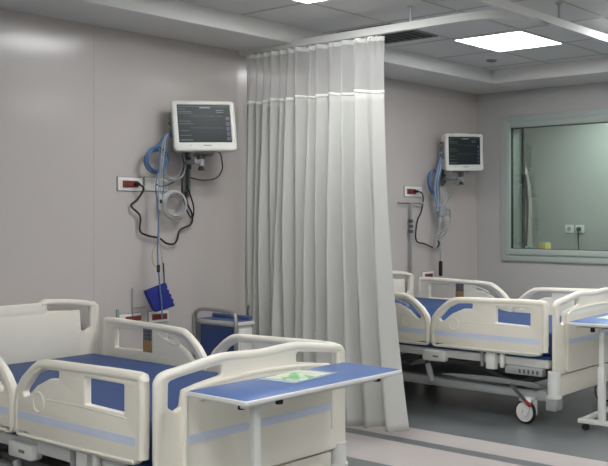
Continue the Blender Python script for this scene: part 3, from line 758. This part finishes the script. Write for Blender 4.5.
outlet(6.46, 6.62, 0.81, 0.885, 'low outlet plate with red socket behind the far bed rail', (6.485, 6.595))

# ------------------------------------------------------------------ hoses, cords and the cuff, near bed
def P2(pts, y): return [(a, y if not callable(y) else y(i), b) for i, (a, b) in enumerate(pts)]
def single(name, mb, label, cat, group=None): return tag(mb.build(name), label, cat, group)
power = [(3.525, 1.599), (3.557, 1.568), (3.533, 1.497), (3.49, 1.458), (3.555, 1.394), (3.555, 1.297), (3.621, 1.263), (3.697, 1.248), (3.75, 1.214), (3.805, 1.206), (3.836, 1.232), (3.86, 1.299), (3.948, 1.339), (3.956, 1.407), (3.92, 1.474), (3.90, 1.56)]
single('power_cord', MB().tube(P2(power, lambda i: 5.235 if i < 2 else 5.27), 0.0065, M['cord'], smooth=6), 'black power cord looping on the wall from the red outlet to the nearer monitor', 'cord')
single('power_cord', MB().tube(P2([(3.90, 1.60), (3.93, 1.53), (3.955, 1.45), (3.945, 1.38), (3.905, 1.42), (3.875, 1.50), (3.86, 1.60)], 5.25), 0.005, M['cord']), 'short black cord loop below the wall channel of the nearer monitor', 'cord')
single('monitor_cable', MB().tube([(4.0, 5.12, 1.83), (4.078, 5.13, 1.825), (4.105, 5.14, 1.764), (4.112, 5.15, 1.709), (4.07, 5.16, 1.653), (3.987, 5.2, 1.637), (3.925, 5.25, 1.655)], 0.005, M['darkgrey']), 'dark cable curving under the right side of the nearer monitor', 'cable')
single('monitor_cable', MB().tube([(3.66, 5.25, 1.602), (3.70, 5.245, 1.588), (3.774, 5.24, 1.613), (3.836, 5.24, 1.648), (3.865, 5.24, 1.72)], 0.005, M['darkgrey']), 'dark cable running from the plain outlet plate to the nearer monitor arm', 'cable')
c = MB()
for k, (dr_, dz_) in enumerate(((0, 0), (0.008, 0.004), (-0.007, -0.003), (0.003, -0.008))): c.ring((3.635, 5.19 + k * 0.012, 1.758 + dz_), 0.074 + dr_, 0.0062, M['hose'])
c.tube([(3.60, 5.22, 1.825), (3.655, 5.21, 1.87), (3.70, 5.21, 1.915), (3.765, 5.21, 1.945)], 0.007, M['hose'])
single('air_hose', c, 'coiled blue hose hanging left below the nearer monitor', 'hose')
c = MB()
for k, dr_ in enumerate((0, 0.009, -0.008, 0.004)): c.ring((3.775, 5.215 + k * 0.012, 1.735), 0.088 + dr_, 0.0055, M['hosegrey'], sq=1.15)
single('sensor_cable', c, 'coiled grey cable hanging behind the blue hose coil', 'cable')
c = MB()
for k, dr_ in enumerate((0, 0.010, -0.010, 0.018, -0.018, 0.005)): c.ring((3.775 + 0.003 * k, 5.20 + k * 0.010, 1.470 - 0.002 * k), 0.078 + dr_, 0.0058, M['hosewhite' if k % 2 else 'hosegrey'])
single('sensor_cable', c, 'coiled white cable hanging beneath the plain outlet plate', 'cable')
c = MB()
for k in range(4):
    d = (k - 1.5) * 0.012
    c.tube([(3.765 + d * .3, 5.20, 1.962), (3.712 + d * .5, 5.19, 1.935), (3.668 + d, 5.17, 1.885), (3.650 + d * 1.6, 5.16, 1.83), (3.640 + d, 5.16, 1.72), (3.625 + d * 1.6, 5.16, 1.60), (3.622 + d * 1.2, 5.16, 1.52), (3.62 + d * .5, 5.16, 1.43)], 0.0038, M['hose' if k in (0, 3) else 'hosegrey'])
single('hose_bundle', c, 'bundle of blue hoses dropping from the left side of the nearer monitor', 'hoses')
c = MB(); c.box((3.603, 5.14, 1.43), (3.632, 5.16, 1.535), M['hosegrey'], 0.008); c.box((3.610, 5.132, 1.475), (3.625, 5.142, 1.50), M['cord'], 0.003)
single('hose_clip', c, 'blue clip holding the leads below the coiled blue hose', 'clip')
c = MB(); c.tube(P2([(3.612, 1.43), (3.606, 1.271), (3.601, 1.175), (3.606, 1.059), (3.614, 0.985), (3.622, 0.90), (3.630, 0.851), (3.636, 0.73)], 5.15), 0.0048, M['hose'])
c.tube(P2([(3.622, 1.43), (3.621, 1.239), (3.642, 1.096), (3.642, 0.955)], 5.158), 0.004, M['hosegrey'])
c.tube(P2([(3.612, 1.42), (3.604, 1.239), (3.568, 1.163), (3.572, 1.092), (3.60, 1.06)], 5.156), 0.003, M['yellowcord'])
c.box((3.600, 5.145, 1.03), (3.618, 5.16, 1.08), M['cord'], 0.004)
c.tube(P2([(3.645, 1.09), (3.650, 1.02), (3.652, 0.955)], 5.152), 0.004, M['cord'])
single('sensor_leads', c, 'thin leads hanging straight down to the navy cuff', 'leads')
# cuff: a folded fabric pad with scalloped edge
c = MB()
poly = [(3.524, 0.916), (3.600, 0.937), (3.679, 0.958), (3.690, 0.930), (3.686, 0.920), (3.706, 0.905), (3.700, 0.893), (3.722, 0.875), (3.716, 0.862), (3.738, 0.842), (3.732, 0.830), (3.748, 0.803), (3.680, 0.787), (3.608, 0.774), (3.585, 0.790), (3.550, 0.86)]
c.board(arc_fillet(poly, 0.006, 3), [], 0.035, M['cuff'], lambda u, v, w_: (u, 5.18 + w_, v), 0.010)
single('pressure_cuff', c, 'folded navy blood pressure cuff hanging on leads above the near bed', 'cuff')
c = MB(); c.tube([(3.510, 5.285, 0.93), (3.510, 5.285, 0.72)], 0.004, M['grey'], smooth=0); c.tube([(3.51, 5.285, 0.80), (3.60, 5.285, 0.80)], 0.004, M['grey'], smooth=0); c.box((3.40, 5.287, 0.668), (3.42, 5.299, 0.80), M['grey'], 0.002)
single('wall_hook', c, 'thin grey wire hook on the wall beside the navy cuff', 'hook')

# ------------------------------------------------------------------ hoses and cords, far bed
c = MB(); c.tube([(6.33, 5.245, 1.612), (6.399, 5.25, 1.595), (6.441, 5.27, 1.535), (6.413, 5.27, 1.427), (6.357, 5.27, 1.338), (6.343, 5.27, 1.177), (6.47, 5.27, 1.138), (6.614, 5.27, 1.098), (6.674, 5.27, 1.13), (6.65, 5.27, 1.17)], 0.007, M['cord'])
single('power_cord', c, 'black power cord looping down the wall beside the farther monitor leads', 'cord')
c = MB()
for k in range(5):
    d = (k - 2) * 0.016
    c.tube([(6.63 + d * .3, 5.21, 1.97), (6.575 + d * .5, 5.18, 1.90), (6.53 + d, 5.16, 1.80), (6.52 + d, 5.18, 1.70), (6.54 + d * 1.2, 5.19, 1.58), (6.553 + d * .6, 5.19, 1.50), (6.553 + d * .2, 5.19, 1.36)], 0.0065, M['hose' if k % 2 == 0 else 'hosegrey'])
for k in range(3): c.ring((6.50 + 0.01 * k, 5.19 + k * 0.012, 1.70), 0.062 + 0.006 * k, 0.0065, M['hose'], sq=1.5)
single('hose_bundle', c, 'blue hoses coiled left of the farther monitor', 'hoses')
c = MB()
for k in range(5): c.tube([(6.60 + .01 * k, 5.17 + .004 * k, 1.66), (6.665 + .01 * k, 5.17, 1.56), (6.60 - .02 * k, 5.18, 1.43), (6.70, 5.17, 1.38 + .02 * k), (6.69, 5.17, 1.30), (6.58, 5.18, 1.25 - .02 * k), (6.50, 5.17, 1.20), (6.46 + .01 * k, 5.17, 1.10), (6.56, 5.18, 1.28), (6.62, 5.17, 1.46)], 0.0046, M['hosegrey' if k % 2 == 0 else 'midgrey'])
c.box((6.545, 5.15, 1.385), (6.64, 5.18, 1.475), M['grey'], 0.010, mtx=Matrix.Identity(4))
single('sensor_leads', c, 'tangled grey leads below the farther monitor', 'leads')
c = MB(); c.tube([(6.555, 5.17, 1.40), (6.556, 5.17, 1.25), (6.566, 5.17, 1.12), (6.568, 5.17, 0.98)], 0.006, M['hosegrey']); c.box((6.552, 5.155, 0.845), (6.586, 5.185, 0.985), M['cord'], 0.012)
single('probe', c, 'dark probe hanging at the end of a grey lead above the far bed', 'probe')
single('monitor_cable', MB().tube([(6.93, 5.16, 1.98), (7.00, 5.14, 1.955), (7.05, 5.13, 1.93), (7.085, 5.13, 1.89), (7.06, 5.13, 1.84), (6.98, 5.13, 1.812), (6.88, 5.13, 1.805), (6.80, 5.13, 1.80)], 0.007, M['hosegrey']), 'grey cable curling around the right side of the farther monitor', 'cable')
single('monitor_cable', MB().tube([(6.93, 5.13, 1.80), (6.905, 5.15, 1.74), (6.885, 5.16, 1.69), (6.84, 5.16, 1.665), (6.79, 5.19, 1.70)], 0.006, M['hosegrey']), 'short grey cable under the farther monitor', 'cable')

# IV pole
iv = thing('iv_pole', 'slim grey drip stand beside the far bed headboard', 'drip stand', (6.262, 5.262, 0))
MB().cyl((0, 0, 0.04), (0, 0, 1.0), 0.013, M['chrome']).cyl((0, 0, 0.95), (0, 0, 1.505), 0.0105, M['grey']).build('pole', iv)
b = MB(); b.tube([(-0.17, 0, 1.515), (-0.165, 0, 1.50), (-0.10, 0, 1.503), (0, 0, 1.505), (0.10, 0, 1.505), (0.155, 0, 1.50), (0.165, 0, 1.52)], 0.0055, M['chrome'], smooth=4); b.build('hook_arm', iv)
for z in (1.345, 1.30, 1.255):
    MB().cyl((0, 0, z - 0.014), (0, 0, z + 0.014), 0.019, M['darkgrey']).build('clamp_knob', iv)
b = MB()
for k in range(5):
    a = 2 * math.pi * k / 5 + 0.3; L_ = 0.024
    b.cyl((0, 0, 0.05), (math.cos(a) * L_, math.sin(a) * L_, 0.035), 0.012, M['grey'])
b.cyl((0, 0, 0.0), (0, 0, 0.05), 0.03, M['grey']); b.build('base', iv)

# ------------------------------------------------------------------ things in the room behind the window
def bsock(y0, y1, z0, z1, label, plug):
    t = thing('wall_outlet', label, 'outlet', (BX, (y0 + y1) / 2, (z0 + z1) / 2), 0, 'sockets behind the window')
    w_, h_ = (y1 - y0) / 2, (z1 - z0) / 2
    b = MB(); b.box((-0.012, -w_, -h_), (-0.001, w_, h_), M['backwhite'], 0.003); b.build('plate', t)
    b = MB(); b.cyl((-0.0118, 0, 0), (-0.014, 0, 0), 0.026, M['grey'], n=20); b.build('socket', t)
    if plug: b = MB(); b.cyl((-0.0135, 0, 0), (-0.05, 0, 0), 0.024, M['black'], n=16); b.build('plug', t)
bsock(5.36, 5.47, 1.190, 1.285, 'left of two white sockets seen through the window', False)
bsock(5.22, 5.33, 1.190, 1.285, 'right of two white sockets seen through the window, with black plug', True)
single('power_cord', MB().tube([(BX - 0.05, 5.275, 1.23), (BX - 0.045, 5.272, 1.15), (BX - 0.04, 5.27, 0.9), (BX - 0.04, 5.29, 0.4), (BX - 0.05, 5.3, 0.02)], 0.006, M['cord']), 'thin dark cord hanging from the plugged socket behind the window', 'cord')
tb = thing('side_table', 'pale side table behind the window under the cloth pile', 'table', (8.6, 5.35, 0))
MB().box((-0.25, -0.35, 0.955), (0.25, 0.35, 0.985), M['frame'], 0.006).build('tabletop', tb)
for x, y in ((-0.22, -0.32), (0.22, -0.32), (-0.22, 0.32), (0.22, 0.32)): MB().box((x - 0.015, y - 0.015, 0), (x + 0.015, y + 0.015, 0.955), M['grey'], 0.003).build('leg', tb)
def blob_cloth(name, cx, cy, z0, sx, sy, sz, m, label, cat, seed):
    bm = bmesh.new(); bmesh.ops.create_icosphere(bm, subdivisions=4, radius=1)
    r = random.Random(seed); ph = [r.uniform(0, 6) for _ in range(6)]
    for v_ in bm.verts:
        p = v_.co; d = 1 + 0.12 * math.sin(p.x * 5 + ph[0]) + 0.1 * math.sin(p.y * 6 + ph[1] + p.z * 3) + 0.08 * math.sin(p.z * 9 + ph[2])
        v_.co = Vector((p.x * sx * d, p.y * sy * d, max(-0.9, p.z) * sz * (d if p.z > -0.5 else 1)))
    mb = MB(); mb.add_bm(bm, m, Matrix.Translation((cx, cy, z0 + sz * 0.9)), True)
    return tag(mb.build(name), label, cat)
vs = []; fs = []; c = MB()
for side in (0, 1):
    for j in range(31):
        for i in range(25):
            u, v = i / 24, j / 30; wv = 0.5 + 0.5 * v
            vs.append((9.22 - 0.03 * math.sin(u * 15 + v * 2) - (0.02 if side else 0), 6.12 - (0.05 + 0.22 * u * wv) + 0.03 * math.sin(v * 5 + u * 3), 2.05 - 1.05 * v))
for side in (0, 1):
    for j in range(30):
        for i in range(24): a = side * 775 + j * 25 + i; fs.append((a, a + 1, a + 26, a + 25))
c.add(vs, fs, M['peach'], True); c.cyl((9.24, 5.95, 1.95), (9.30, 5.95, 1.95), 0.012, M['grey'])
tag(c.build('hanging_cloth'), 'pale peach cloth hanging on the wall at the left edge behind the window', 'cloth')
blob_cloth('folded_cloth', 8.45, 5.45, 0.986, 0.06, 0.11, 0.04, M['teal'], 'small grey-green cloth lying below the peach cloth behind the window', 'cloth', 4)
b = MB(); b.box((8.44, 5.215, 0.986), (8.56, 5.30, 1.10), M['yellow'], 0.01); b.box((8.46, 5.23, 1.099), (8.54, 5.285, 1.112), M['teal'], 0.004)
tag(b.build('carton'), 'small yellow carton on the side table behind the window', 'carton')
